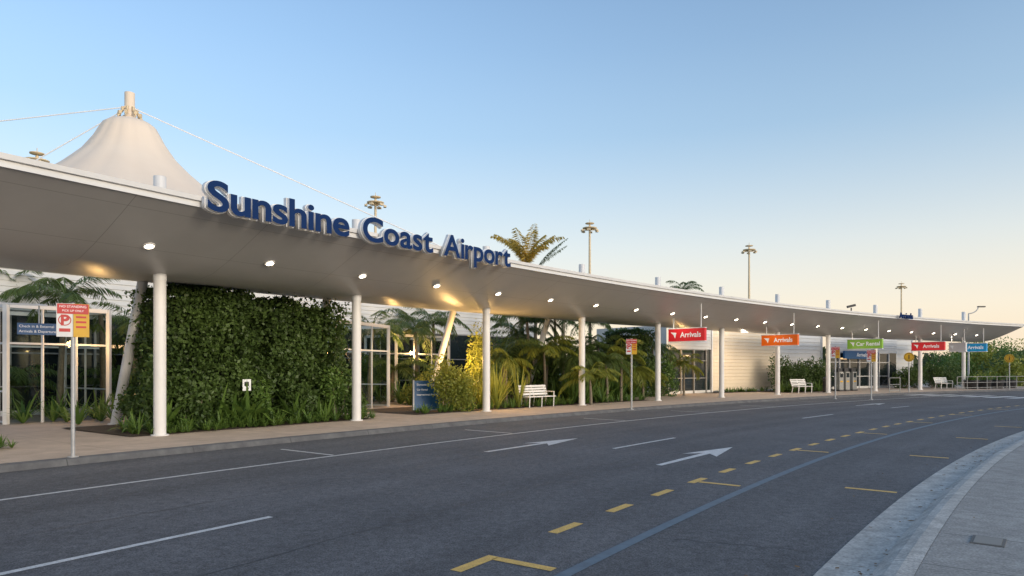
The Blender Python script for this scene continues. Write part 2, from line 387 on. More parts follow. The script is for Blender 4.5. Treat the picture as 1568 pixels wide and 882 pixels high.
for k in range(-4,21):
    s=-1+3*k; p=P(s,1.5,4.265); n_=N(s); sl=Vector((n_.x,n_.y,.40)).normalized(); t_=T(s)
    nn=t_.cross(sl).normalized()
    if nn.z>0: nn=-nn
    dl.cyl(p+nn*.0,p+nn*.03,.13,.13,M_white,18); dl.cyl(p+nn*.031,p+nn*.036,.09,.09,M_warm,18)
    if k>=-2:
        L=bpy.data.lights.new('downlight_lamp','SPOT'); L.energy=48; L.color=(1,.87,.70); L.spot_size=math.radians(165); L.spot_blend=.6; L.shadow_soft_size=.08
        o=bpy.data.objects.new('downlight_lamp',L); o.location=p+Vector((0,0,-.12)); link(o,can)
dl.build('downlights',can)
# ---------------- big letters -----------------------------------------------------------------------
sg=empty('airport_sign')
def charmesh(ch,size,ex,of,mats,front):
    c=bpy.data.curves.new('m','FONT'); c.body=ch; c.size=size; c.extrude=ex; c.offset=of; o=bpy.data.objects.new('m',c); scene.collection.objects.link(o)
    dg=bpy.context.evaluated_depsgraph_get(); me=bpy.data.meshes.new_from_object(o.evaluated_get(dg)); bpy.data.objects.remove(o)
    me.materials.clear()
    for m in mats: me.materials.append(m)
    for p in me.polygons: p.material_index=1 if (front and abs(p.normal.z)>.9 and me.vertices[p.vertices[0]].co.z>0) else 0
    return me
def word(txt,pa,pb,off=EO+.22):
    s0=s_at(pa,off); s1=s_at(pb,off); chars=[]
    for ch in txt:
        me=charmesh(ch,.86,0,0,[M_blue],False); xs=[v.co.x for v in me.vertices]; chars.append((ch,min(xs),max(xs)))
    gap=.075; tot=sum(c[2]-c[1] for c in chars)+gap*(len(chars)-1); k=(s1-s0)/tot; cur=s0
    for ch,x0,x1 in chars:
        w=(x1-x0)*k; sc=cur+w/2
        for nm,ex,of,dn,fr in (('letter_return',.05,.038,-.02,False),('letter_face',.09,.020,.02,True)):
            me=charmesh(ch,.86,ex,of,[M_white,M_blue],fr)
            o=bpy.data.objects.new(nm,me); t=T(sc); n=N(sc)
            base=P(sc,off+dn,4.86)-t*((x0+x1)/2*k)
            o.matrix_world=Matrix(((t.x*k,0,n.x,base.x),(t.y*k,0,n.y,base.y),(0,1,0,base.z),(0,0,0,1))); link(o,sg)
        cur+=w+gap*k
word('Sunshine',314,531); word('Coast',555,658); word('Airport',677,778)
br=MB()
a0=s_at(314,3.2); a1=s_at(778,3.2); k=int((a1-a0)/.9)
for i in range(k+1):
    s=a0+(a1-a0)*i/k; br.bar(P(s,EO+.1,5.0),P(s,EO+.17,5.0),.03,.03,M_steel)
br.build('brackets',sg)
s=s_at(1383,3.1); ar=empty('arrivals_lettering'); text('Arrivals',P(s,3.3,5.1),T(s),N(s),.55,M_blue,ar,extrude=.03,bold=.01)
# ---------------- tent -------------------------------------------------------------------------------
tn=empty('tensile_membrane_roof'); tx,ty=-19.6,35.0
tb=MB(); prof=[(.5,14.3),(.95,14.22),(1.22,14.02),(1.42,13.65),(1.62,13.25),(1.85,12.9),(2.12,12.5),(2.5,12.1),(3.0,11.6),(3.7,11.0),(4.7,10.2),(6.2,9.3),(8.2,8.4),(10,7.8)]
tb.lathe((tx,ty,0),prof,M_fabric,96,mod=lambda a,z:1+.022*abs(math.cos(8*a))-(.012))
tb.build('fabric',tn)
tm=MB(); tm.cyl((tx,ty,4),(tx,ty,15.75),.24,.24,M_fabric,20)
tm.cyl((tx,ty,14.25),(tx,ty,14.4),.62,.5,M_fabric,20)
for i in range(8):
    a=math.pi*i/4+.2; c,s_=math.cos(a),math.sin(a)
    tm.bar((tx+c*.24,ty+s_*.24,15.0),(tx+c*.6,ty+s_*.6,14.4),.06,.06,M_floodh)
    tm.box((tx+c*.5,ty+s_*.5,14.62),(.14,.14,.16),M_floodh,a)
    tm.cyl((tx+c*.36,ty+s_*.36,14.75),(tx+c*.36,ty+s_*.36,14.95),.06,.06,M_floodh,8)
tm.build('mast',tn)
cb=MB()
for q in ((-38,35,13.0),(-31.9,35,8),(-3.6,36,8)): cb.cyl((tx,ty,15.05),q,.034,.034,M_wt,8)
cb.build('cables',tn)
# ---------------- floodlight towers ------------------------------------------------------------------
def flood(px,pytop):
    D=13.4*F/(HY-pytop); x=(px-CX)/F*D; b=MB()
    b.cyl((x,D,0),(x,D,14.6),.16,.09,M_floodh,12); b.cyl((x,D,14.6),(x,D,15.1),.03,.02,M_floodh,8)
    b.lathe((x,D,14.25),[(.1,0),(.62,.02),(.66,.1),(.1,.16)],M_floodh,20)
    b.lathe((x,D,14.7),[(.05,0),(.4,.02),(.4,.08),(.05,.1)],M_floodh,20)
    for i in range(6):
        a=i*math.pi/3+.3; c,s=math.cos(a),math.sin(a)
        b.box((x+c*.72,D+s*.72,14.08),(.2,.3,.14),M_floodh,a); b.bar((x+c*.1,D+s*.1,14.15),(x+c*.7,D+s*.7,14.2),.05,.05,M_floodh)
    b.build('floodlight_tower')
for a in ((57,229),(575,297),(903,338),(1147,373),(1380,432)): flood(*a)
b=MB(); D=69; x=(1483-CX)/F*D
b.cyl((x,D,0),(x,D,7.2),.1,.06,M_steel,10)
pp=[Vector((x+1.1*math.sin(a)*.9,D,7.2+.75*(1-math.cos(a))*1.0)) for a in np.linspace(0,1.5,6)]
for i in range(5): b.cyl(pp[i],pp[i+1],.05,.05,M_steel,8,False)
b.box(pp[-1]+Vector((.3,0,0)),(.7,.25,.12),M_dark); b.build('street_lamp')
# ---------------- terminal building ------------------------------------------------------------------
tbld=empty('terminal_building')
def facade(s0,s1,off,zt,zg,pitch,name,mm=M_white,w=.05):
    ribbon(name+'_glass',s0,s1,1.2,[(off,.15),(off,zg)],M_glassd,tbld)
    ribbon(name+'_base',s0,s1,1.2,[(off+.03,0.0),(off+.03,.18)],M_clad,tbld)
    pr=[(off+.02,zg)]; z=zg
    while z<zt: pr+=[(off+.08,z+.015),(off+.05,z+.2)]; z+=.2
    pr+=[(off+.12,z),(off+.12,z+.2),(off-6,z+.5)]
    ribbon(name+'_cladding',s0,s1,1.2,pr,M_clad,tbld)
    b=MB(); s=s0; i=0
    while s<=s1+.01:
        p=P(s,off+.05); b.box((p.x,p.y,zg/2),(w*1.6,.1,zg),mm,theta(s)); 
        if s+pitch<=s1+.01:
            for z in (1.0,2.15,zg-.03): b.bar(P(s,off+.045,z),P(s+pitch,off+.045,z),.05,w,mm)
            if i%3==1:
                b.bar(P(s+.2,off-.0+.012,2.45),P(s+pitch-.3,off+.012,2.45),.01,.12,M_warmwin)
        s+=pitch; i+=1
    b.build(name+'_mullions',tbld)
facade(-14,26,-11,5.2,3.6,2.4,'rear_wing',M_mull)
sA=s_at(1022,-5.0); sB=s_at(1088,-5.0); sC=s_at(1192,-5.0); sD=s_at(1268,-5.0); sE=s_at(1372,-5.0); sF=62.0
facade(sA,sB,-5.0,4.2,2.9,1.3,'lobby',M_mull)
def boards(s0,s1,off,zt,m,name,h=.17):
    pr=[];z=.12
    while z<zt: pr+=[(off+.045,z),(off+.0,z+h-.005)]; z+=h
    pr+=[(off-6,z+.1)]
    ribbon(name,s0,s1,1.5,pr,m,tbld)
    b=MB()
    for s in (s0,s1):
        p=P(s,off+.03); b.box((p.x,p.y,zt/2),(.12,.14,zt),M_white,theta(s))
    b.build(name+'_corner_trim',tbld)
boards(sB+.1,sC,-5.0,4.6,M_cream,'weatherboard_wall',.24)
boards(sC+.1,sD,-5.6,4.2,M_clad,'pale_wall',.3)
facade(sD+.1,sE,-5.0,4.2,2.95,1.3,'hall')
boards(sE+.1,sF,-5.6,4.2,M_clad,'end_wall',.4)
r0=MB()
for s in (sA-.1,):
    p0=P(s,-5);p1=P(s,-11); r0.add([p0,p1,p1+Vector((0,0,4.4)),p0+Vector((0,0,4.4))],[(0,1,2,3)],M_clad)
p0=P(sF+.02,-5.6);p1=P(sF+.02,-12); r0.add([p0,p1,p1+Vector((0,0,4.4)),p0+Vector((0,0,4.4))],[(0,1,2,3)],M_clad)
r0.build('side_walls',tbld)
# ---------------- entrance portals ---------------------------------------------------------------------
def portal(A,B,depth,h,nm='glass_entrance'):
    b=MB(); A=Vector((*A,0)); B=Vector((*B,0)); u=(B-A).normalized(); w=Vector((-u.y,u.x,0)); up=Vector((0,0,1))
    if w.x>0: w=-w
    A2=A+w*depth; B2=B+w*depth; L=(B-A).length
    for p in (A,B,A2,B2,A+u*L*.33,A+u*L*.66): b.bar(p,p+up*h,.12 if p in (A,B,A2,B2) else .06,.12 if p in (A,B,A2,B2) else .06,M_white)
    for p,q in ((A,B),(A2,B2),(A,A2),(B,B2)):
        d=(q-p).normalized(); b.bar(p+up*(h-.06)+d*.07,q+up*(h-.06)-d*.07,.12,.12,M_white)
        b.bar(p+up*2.35+d*.07,q+up*2.35-d*.07,.05,.06,M_white)
    for p,q in ((A,A2),(B,B2),(A,B)):
        d=(q-p).normalized(); v=[p+d*.08,q-d*.08]; b.add([v[0]+up*.05,v[1]+up*.05,v[1]+up*(h-.13),v[0]+up*(h-.13)],[(0,1,2,3)],M_glass)
        if (p,q)!=(A,B):
            for z in (.06,.95): b.bar(p+up*z+d*.07,q+up*z-d*.07,.05,.05,M_white)
            m_=(p+q)/2; b.bar(m_,m_+up*(h-.12),.05,.05,M_white)
    b.build(nm)
portal((-14.6,19.7),(-13.0,22.0),3.2,3.5)
portal((-6.55,25.2),(-5.25,29.0),3.0,3.45)
portal((-5.6,33),(-3.3,35.5),2.5,3.3)
# ---------------- garden beds & plants -----------------------------------------------------------------
def bed(s0,s1,o0,o1): ribbon('garden_bed',s0,s1,.8,[(o0,.02),(o1,.025)],M_mulch)
def straps(name,s0,s1,o0,o1,dens,L,w,m,nper=14,**k):
    n=int((s1-s0)*abs(o1-o0)*dens); C=[]
    for _ in range(n):
        p=P(random.uniform(s0,s1),random.uniform(o0,o1),.02); C.append((p.x,p.y,p.z))
    Q,V=blades(C,L,w,nper,**k); return quadcloud(name,np.array(Q),V,m)
h0=s_at(262,-1.5); h1=s_at(497,-1.9)
def hedge(name,s0,s1,o0,o1,h,n,size,m,bulge=.3):
    A=[]; Ls=s1-s0; Wd=abs(o0-o1)
    ar=np.array([Ls*h,Wd*h,Wd*h,Ls*Wd]); pr=ar/ar.sum()
    f=rng.choice(4,n,p=pr)
    for i in range(n):
        u,v=rng.random(),rng.random()
        if f[i]==0: s=s0+u*Ls;o=o0;z=v*h;d=(0,1,0)
        elif f[i]==1: s=s0;o=o1+(o0-o1)*u;z=v*h;d=(-1,0,0)
        elif f[i]==2: s=s1;o=o1+(o0-o1)*u;z=v*h;d=(1,0,0)
        else: s=s0+u*Ls;o=o1+(o0-o1)*v;z=h;d=(0,0,1)
        bl=bulge*(math.sin(s*2.3+z*1.1)+math.sin(z*3.1-s*1.3+1)+math.sin(s*5.1+z*4.3)*.6+.5*math.sin(o*4+z*2))*.55
        ww=abs(random.gauss(0,.07)); ww+= .3*random.random() if random.random()<.10 else 0
        p=P(s+d[0]*(bl+ww),o+d[1]*(bl+ww),min(z+d[2]*(bl+ww)*.6,h+.25)); A.append((p.x,p.y,max(.02,p.z),bl*.9+ww*1.6))
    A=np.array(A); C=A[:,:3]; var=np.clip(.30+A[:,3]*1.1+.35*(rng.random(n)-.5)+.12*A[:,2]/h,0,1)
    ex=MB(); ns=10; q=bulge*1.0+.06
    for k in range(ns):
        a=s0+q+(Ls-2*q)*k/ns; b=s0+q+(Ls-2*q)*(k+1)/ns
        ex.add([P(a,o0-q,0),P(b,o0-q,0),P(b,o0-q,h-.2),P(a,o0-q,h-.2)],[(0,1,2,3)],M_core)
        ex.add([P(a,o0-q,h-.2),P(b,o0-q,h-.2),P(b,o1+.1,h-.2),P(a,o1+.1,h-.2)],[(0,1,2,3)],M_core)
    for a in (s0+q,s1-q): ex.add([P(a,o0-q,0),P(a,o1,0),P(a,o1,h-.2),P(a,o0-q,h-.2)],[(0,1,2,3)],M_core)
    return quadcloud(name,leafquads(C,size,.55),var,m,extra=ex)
bed(s_at(205,-.1),s_at(568,-.2),-.15,-4.0)
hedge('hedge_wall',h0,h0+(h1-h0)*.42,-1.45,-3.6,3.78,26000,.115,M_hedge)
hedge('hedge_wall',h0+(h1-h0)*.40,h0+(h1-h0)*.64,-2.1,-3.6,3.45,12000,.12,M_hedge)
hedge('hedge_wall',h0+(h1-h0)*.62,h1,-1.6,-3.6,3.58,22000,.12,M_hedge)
C=[];V=[]
for k in range(150):
    s=random.uniform(h0-.1,h1+.2); z=random.uniform(.6,3.75); o=-1.3+random.uniform(-.15,.2); n=55
    c=P(s,o,z); d=rng.normal(size=(n,3))*np.array([.17,.17,.16]); C.append(d+np.array(c)); V.append(np.clip(.6+.5*(rng.random(n)-.3)+random.uniform(-.35,.25),0,1))
quadcloud('climbing_creeper',leafquads(np.vstack(C),.125,.6),np.concatenate(V),M_hedge)
# loose shrubs that break the hedge outline at its ends and foot
for px,off,h,r,m_ in ((515,-1.0,1.5,.6,M_strap),(540,-1.1,1.0,.5,M_hedge),(232,-1.6,2.0,.5,M_hedge),(246,-2.2,2.9,.55,M_strap),(300,-1.0,1.1,.5,M_hedge),(395,-1.1,1.3,.5,M_strap),(455,-1.0,1.2,.5,M_hedge),(500,-1.6,2.6,.5,M_hedge),(508,-2.4,3.3,.55,M_hedge)):
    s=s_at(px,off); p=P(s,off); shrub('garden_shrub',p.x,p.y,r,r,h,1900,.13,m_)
straps('strap_leaf_border',s_at(215,-.3),s_at(565,-.3),-.25,-1.5,9,.62,.045,M_strap,16)
straps('lily_bed',s_at(262,-.8),s_at(420,-.8),-.7,-1.3,6.0,1.5,.15,M_strap,11,droop=1.0)
straps('lily_bed',s_at(420,-.8),s_at(505,-.8),-.7,-1.3,5,1.15,.11,M_strap,12,droop=1.0)
straps('grass_border',s_at(200,-.2),s_at(575,-.2),-.12,-.5,26,.32,.016,M_strap,20)
straps('grass_tuft',-9,s_at(18,.2),.5,.0,26,.28,.02,M_strap,16)
sb=s_at(622,-1.0)
bed(sb,s_at(1000,-.3),-.45,-4.2)
p=G(697,632,0); shrub('golden_shrub',p[0]-.1,p[1]+.7,.95,.7,1.9,5200,.11,M_ygl)
p=G(632,624,0); shrub('golden_shrub',p[0]-.1,p[1]+2.2,.8,.6,1.5,3000,.10,M_ygl)
p=G(715,628,0); shrub('golden_shrub',p[0]+.3,p[1]+2.4,.7,.7,3.0,5000,.11,M_ygl)
straps('strap_leaf_border',sb+.4,s_at(730,-.6),-.5,-1.1,12,.45,.04,M_strap,14)
straps('variegated_flax',s_at(745,-.9),s_at(790,-.9),-.6,-1.8,5,1.8,.06,M_ygl,20,spread=.7,droop=.8)
straps('variegated_flax',s_at(885,-.7),s_at(1000,-.7),-.6,-2.4,4,1.6,.07,M_strap,20,spread=.8,droop=.9)
straps('strap_leaf_border',s_at(742,-.5),s_at(1000,-.6),-.5,-1.2,10,.5,.03,M_strap,14)
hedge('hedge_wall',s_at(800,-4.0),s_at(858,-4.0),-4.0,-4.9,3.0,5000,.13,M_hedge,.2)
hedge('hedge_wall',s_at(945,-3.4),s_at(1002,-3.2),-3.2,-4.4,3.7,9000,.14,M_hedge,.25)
for q in ((905,30.5,1.5,.3),(930,33,2.6,.4),(905,34,1.2,.2),(965,35,2.0,.3),(985,36,1.4,.2),(1047,41,2.5,.4),(890,32,3.0,0),(918,35,3.6,0),(775,30.5,2.6,0),(862,34,3.2,0),(835,31.5,3.4,0),(806,32,2.8,0),(951,33.5,3.0,0)):
    palm('garden_palm',(q[0]-CX)/F*q[1],q[1],q[2]*.75,11,1.6,.06,M_ygl if q[0]%2 else M_palm)
for q in ((92,22.5,3.9),(20,25,3.6),(55,27,2.0),(130,29,4.4),(205,24,3.0),(12,22.4,1.0),(565,31,3.4),(620,37,4.4),(600,33,1.6),
          (812,33.5,3.9),(790,35.5,3.4),(850,37,4.4),(835,33,1.9),(770,31,2.2),(905,41,4.4),(1000,42,3.0),
          (40,24,4.2),(75,26,3.2),(165,27,3.6),(225,26,2.2),(5,28,4.6),(110,25,1.6),(640,33,3.4),(665,35,3.9)):
    palm('palm_tree',(q[0]-CX)/F*q[1],q[1],q[2],13,2.1,.09)
for q in ((15,26,2.6),(60,24.5,1.6),(120,27,2.4),(95,29,3.3),(188,25,1.7),(215,23.5,1.6),(240,25,2.6),(30,29,3.6),(160,30,3.6),(560,33,2.6),(590,36,3.2),(655,32,1.7),(780,33,2.3),(830,34.5,1.8),(870,37,2.6),(905,37,2.0),(940,36,1.6),(770,36,3.2),(900,39,3.3),(925,40,3.0),(1010,40,2.4),(55,31,3.8)):
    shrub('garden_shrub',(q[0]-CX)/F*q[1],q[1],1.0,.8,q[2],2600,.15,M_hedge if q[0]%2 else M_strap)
# taller leafy trees in the courtyard behind the left entrance
for q in ((10,27.5,5.3,1.5),(48,28.5,5.0,1.4),(88,27.5,4.7,1.3),(215,30,5.2,1.3),(118,29.5,5.2,1.0)):
    shrub('broadleaf_tree',(q[0]-CX)/F*q[1],q[1],q[3],q[3],q[2],4200,.17,M_hedge if q[0]%4 else M_strap,clumps=12)
straps('understorey_ferns',-9,s_at(200,-5.2),-4.8,-9.5,1.0,1.1,.07,M_strap,16)
straps('understorey_ferns',s_at(262,-4.2),s_at(505,-4.2),-4.2,-9.5,.8,1.5,.07,M_strap,14)
straps('understorey_ferns',s_at(640,-4.2),s_at(1000,-4.2),-3.0,-9.5,.9,1.4,.07,M_strap,14)
palm('golden_palm_tree',.42,37.5,7.35,12,2.5,.12,M_ypalm,elr=(1.1,1.5),leafL=.55,wid=.09,az=[0,3.1,.6,2.6,4.4,5.3],dr=(.35,.75))
palm('palm_tree',1.3,38.5,7.3,3,2.6,.10,M_palm,elr=(.85,1.1),leafL=.35,az=[0.0,.3],dr=(.2,.35))
palm('palm_tree',(1052-CX)/F*56,56,7.9,9,2.0,.13,M_palm,elr=(.7,1.4))
palm('palm_tree',(862-CX)/F*46,46,7.0,7,1.5,.13,M_palm,elr=(.5,1.2))
# right gardens
bed(s_at(1112,-3),s_at(1185,-3),-3.9,-4.9); straps('grass_border',s_at(1112,-4.2),s_at(1185,-4.2),-3.9,-4.8,7,.4,.04,M_strap,14)
bed(s_at(1198,-2),s_at(1264,-2),-1.6,-5)
for px in (1208,1222,1236,1250,1262):
    s=s_at(px,-2.8); p=P(s,-2.8+random.uniform(-.5,.3)); shrub('garden_shrub',p.x,p.y,1.0,.9,random.uniform(2.0,2.6),2600,.16,M_hedge)
straps('strap_leaf_border',s_at(1200,-1.8),s_at(1264,-1.8),-1.5,-2.4,6,.9,.07,M_strap,14)
for px,h in ((1385,1.5),(1400,1.8),(1428,2.0),(1442,1.7),(1456,2.2)):
    s=s_at(px,-3.2); p=P(s,-3.2); shrub('garden_shrub',p.x,p.y,1.1,.9,h,1800,.18,M_hedge)
for k in range(10):
    s=70+k*4.2; p=P(s,-1.5+random.uniform(-3,2)-k*.3); shrub('garden_shrub',p.x,p.y,2.4,2.2,random.uniform(2.2,3.6),2600,.28,M_ygl if k%3==0 else M_hedge)
for px,D,h,r in ((1478,74,3.4,2.4),(1494,76,4.0,2.6),(1508,74,4.6,2.8),(1522,76,4.8,2.8),(1536,78,4.4,2.6),(1550,84,3.6,2.6),(1566,88,2.8,2.6),(1466,80,3.6,2.6)):
    shrub('broadleaf_tree',(px-CX)/F*D,D,r,r,h,4200,.27,M_ygl if px%4==0 else M_strap,clumps=16)
# distant trees
C=[];V=[]
for k in range(150):
    x=-260+k*5.2+random.uniform(-2,2); y=190+random.uniform(-12,12)-max(0,x)*.15; h=random.uniform(5,8.5)
    n=170; d=unit(rng.normal(size=(n,3)))*(rng.random((n,1))**.33)*np.array([4.2,4.2,h*.5])+np.array([x,y,h*.5]); C.append(d); V.append(np.clip(d[:,2]/h+.2*rng.random(n)-.1,0,1))
quadcloud('distant_tree_line',leafquads(np.vstack(C),1.4,.7),np.concatenate(V),M_tree)
# ---------------- hanging signs -------------------------------------------------------------------------
def hang(px,word_,m,w=2.0,off=1.75,z0=2.95,z1=3.55,nm='hanging_airline_sign'):
    s=s_at(px,off); e=empty(nm); b=MB(); n=N(s); t=T(s); c=P(s,off,(z0+z1)/2)
    b.obox(c,n*w/2,t*.09,Vector((0,0,(z1-z0)/2)),m)
    for z in (z0-.02,z1+.02): b.obox((c.x,c.y,z),n*(w/2+.02),t*.1,Vector((0,0,.02)),M_fascia)
    for k in (-.38,.38):
        q=c+n*w*k; oo=off+w*k; zz=np.interp(oo,[a for a,_ in sof],[z for _,z in sof]); b.cyl((q.x,q.y,z1),(q.x,q.y,zz),.03,.03,M_white,8)
    b.build('cabinet',e)
    text(word_,c-t*.1+n*.25,n,-t,.36,M_wt,e,bold=.008)
    q=c-t*.093-n*w*.36
    f=MB(); f.add([q+n*-.16+Vector((0,0,.15)),q+n*.18+Vector((0,0,.12)),q+n*.1+Vector((0,0,-.16)),q+n*.0+Vector((0,0,.02))],[(0,1,2,3)],M_wt); f.build('emblem',e)
hang(1052,'Arrivals',M_red); hang(1194,'Arrivals',M_orange,2.2); hang(1324,'Car Rental',M_green,2.3); hang(1421,'Arrivals',M_red,2.3)
hang(1489,'Arrivals',M_cyan,2.0); hang(1466,'',M_white,1.2)
e=empty('arrivals_wall_sign'); s=s_at(1318,-4.6); b=MB(); c=P(s,-4.6,2.75); b.obox(c,T(s)*2.3,N(s)*.08,Vector((0,0,.32)),M_signblue); b.build('panel',e)
text('Arrivals',c+N(s)*.09,T(s),N(s),.45,M_wt,e)
# ---------------- directory sign, park signs --------------------------------------------------------------
def facing(x,y): v=Vector((-x,-y,0)).normalized(); return v
e=empty('directory_sign'); x,y=G(655,629,0); n=(facing(x,y)*.7+N(10)*.5).normalized(); t=Vector((-n.y,n.x,0)); b=MB()
b.obox((x,y,.6),t*.55,n*.05,Vector((0,0,.55)),M_signblue); b.obox((x,y,.03),t*.5,n*.12,Vector((0,0,.03)),M_steel)
for sgn in(-1,1): b.obox((x+t.x*.57*sgn,y+t.y*.57*sgn,.6),t*.02,n*.06,Vector((0,0,.58)),M_steel)
b.build('panel',e)
for i,l in enumerate(('Domestic Arrivals','Car Rental','International Arrivals')):
    text(l,Vector((x,y,1.0-.19*i))+n*.052-t*.45,t,n,.1,M_wt,e,align='LEFT')
    text('>',Vector((x,y,1.0-.19*i))+n*.052+t*.42,t,n,.12,M_wt,e)
def parksign(px,py,top=2.8,w=.5,nm='parking_sign'):
    e=empty(nm); x,y=G(px,py,0); n=facing(x,y); t=Vector((-n.y,n.x,0)); b=MB(); c=Vector((x,y,0))
    b.cyl((x,y,0),(x,y,top),.035,.035,M_steel,12); b.cyl((x,y,0),(x,y,.02),.09,.09,M_steel,12); b.cyl((x,y,top),(x,y,top+.02),.04,.03,M_black,12)
    f=c+n*.045; H=.6; w2=w/2; up=Vector((0,0,1))
    b.obox(f+t*(-w2/2-.003)+up*(top-.02-H*.5),t*w2*.49,n*.006,up*H*.5,M_white)
    b.obox(f+t*(w2/2+.003)+up*(top-.02-H*.5),t*w2*.49,n*.006,up*H*.5,M_yellow)
    b.obox(f+up*(top-.02-H*.16)+n*.008,t*w*.48,n*.003,up*H*.15,M_redp)
    for i in range(3): b.obox(f+t*w2*.5+up*(top-.26-.09*i)+n*.008,t*w*.16,n*.002,up*.018,M_redp)
    b.obox(f-t*w2*.5+up*(top-.5)+n*.008,t*w*.17,n*.002,up*.03,M_redp)
    b.build('post_and_plate',e); text('P',f-t*w2*.5+up*(top-.33)+n*.009,t,n,.26,M_redp,e,bold=.01)
    b=MB(); pts=[f-t*w2*.5+up*(top-.32)+n*.010+(t*math.cos(a)+up*math.sin(a))*r for a in np.linspace(0,2*math.pi,25) for r in (.085,.1)]
    b.add(pts,[(2*i,2*i+1,2*i+3,2*i+2) for i in range(24)],M_redp); b.obox(f-t*w2*.5+up*(top-.32)+n*.011,(t+up).normalized()*.085,n*.001,(up-t).normalized()*.01,M_redp); b.build('prohibition_ring',e)
    text('NO STANDING',f+up*(top-.075)+n*.0125,t,n,.06,M_wt,e); text('PICK UP ONLY',f+up*(top-.15)+n*.0125,t,n,.05,M_wt,e)
parksign(112,700); parksign(967,627,2.8,.42); parksign(1279,611,2.8,.42); parksign(1334,612,2.6,.42)
e=empty('check_in_sign'); x,y=-13.3,19.2; n=facing(x,y); t=Vector((-n.y,n.x,0)); b=MB(); b.obox((x,y,2.72),t*.5,n*.05,Vector((0,0,.16)),M_signblue)
b.bar((x,y,2.88),(x,y,3.45),.03,.03,M_steel); b.bar(Vector((x,y,3.4))-t*1.2,Vector((x,y,3.4))+t*.2,.05,.05,M_white); b.build('panel',e)
text('Check in & External',Vector((x,y,2.79))+n*.052-t*.46,t,n,.1,M_wt,e,align='LEFT'); text('Arrivals & Departures',Vector((x,y,2.65))+n*.052-t*.46,t,n,.1,M_wt,e,align='LEFT')
b=MB(); x,y=G(378,652,0); b.cyl((x,y,0),(x,y,1.1),.02,.02,M_steel,8); n=facing(x,y); t=Vector((-n.y,n.x,0)); b.obox(Vector((x,y,1.15))+n*.03,t*.11,n*.005,Vector((0,0,.16)),M_wt)
b.obox(Vector((x,y,1.18))+n*.04,t*.06,n*.002,Vector((0,0,.06)),M_dark); b.build('garden_notice_sign')
def cross(px,off):
    s=s_at(px,off); p=P(s,off); n=facing(p.x,p.y); t=Vector((-n.y,n.x,0)); b=MB(); b.cyl((p.x,p.y,0),(p.x,p.y,2.7),.035,.035,M_steel,10)
    c=Vector((p.x,p.y,2.42))+n*.04; b.cyl(c,c+n*.01,.32,.32,M_yellow,28); b.cyl(c+n*.011,c+n*.014,.27,.27,M_black,28); b.cyl(c+n*.015,c+n*.018,.25,.25,M_yellow,28)
    b.obox(c+n*.02+Vector((0,0,-.02)),t*.03,n*.001,Vector((0,0,.09)),M_black); b.cyl(c+n*.02+Vector((0,0,.12)),c+n*.022+Vector((0,0,.12)),.035,.035,M_black,12)
    for k in (-1,1): b.bar(c+n*.02+Vector((0,0,-.08)),c+n*.02+t*.07*k+Vector((0,0,-.19)),.03,.004,M_black)
    b.build('pedestrian_crossing_sign')
cross(1392,2.4); cross(1545,3)
def bench(px,off,nm='park_bench'):
    s=s_at(px,off); c=P(s,off); t=T(s); n=N(s); up=Vector((0,0,1)); b=MB(); W=.88
    for i in range(5): b.obox(c+n*(.22-.1*i)+up*.44,t*W,n*.04,up*.014,M_white)
    for i in range(4): b.obox(c-n*(.25+.035*i)+up*(.54+.11*i),t*W,(n*.3+up*.0).normalized()*.012,(up-n*.3).normalized()*.042,M_white)
    for k in (-.78,0,.78):
        q=c+t*k
        b.bar(q+n*.2,q+n*.22+up*.43,.04,.05,M_white); b.bar(q-n*.28,q-n*.2+up*.43,.04,.05,M_white); b.bar(q-n*.22+up*.42,q-n*.42+up*.92,.04,.04,M_white); b.bar(q-n*.24+up*.41,q+n*.24+up*.41,.04,.03,M_white)
        if k: b.bar(q-n*.28+up*.64,q+n*.22+up*.64,.05,.03,M_white); b.bar(q+n*.22+up*.43,q+n*.22+up*.65,.04,.04,M_white)
    b.build(nm)
bench(824,-.55); bench(1229,-.9); bench(1446,-.9)
for px in (1284,1294,1305):
    s=s_at(px,-1.5); c=P(s,-1.5); b=MB(); y=theta(s); up=Vector((0,0,1)); t=T(s);n=N(s)
    b.box((c.x,c.y,.05),(.6,.5,.1),M_dark,y); b.box((c.x,c.y,.75),(.52,.42,1.3),M_mull,y); b.obox(c+up*1.5+n*-.03,t*.26,n*.14,up*.16,M_dark)
    b.obox(c+n*.215+up*1.15,t*.18,n*.006,up*.16,M_glassd); b.obox(c+n*.215+up*.7,t*.16,n*.006,up*.05,M_yellow); b.build('parking_pay_station',bevel=.015)
s=s_at(1266,-.6); c=P(s,-.6); b=MB(); b.lathe((c.x,c.y,0),[(.0,0),(.26,0),(.28,.1),(.28,.85),(.3,.86),(.3,.92),(.2,1.05),(.0,1.1)],M_dark,18); b.build('litter_bin')
def rail(s0,s1,off):
    b=MB(); s=s0
    while s<=s1: p=P(s,off); b.cyl((p.x,p.y,0),(p.x,p.y,1.0),.03,.03,M_mull,8); s+=1.4
    n_=int((s1-s0)/1.4)
    for z in (1.0,.55,.15):
        for i in range(n_): b.cyl(P(s0+1.4*i,off,z),P(s0+1.4*(i+1),off,z),.022,.022,M_mull,6,False)
    b.build('pedestrian_railing')
rail(s_at(1470,1.8),s_at(1470,1.8)+12,1.6); rail(s_at(1362,2.3),s_at(1362,2.3)+1.5,2.3)
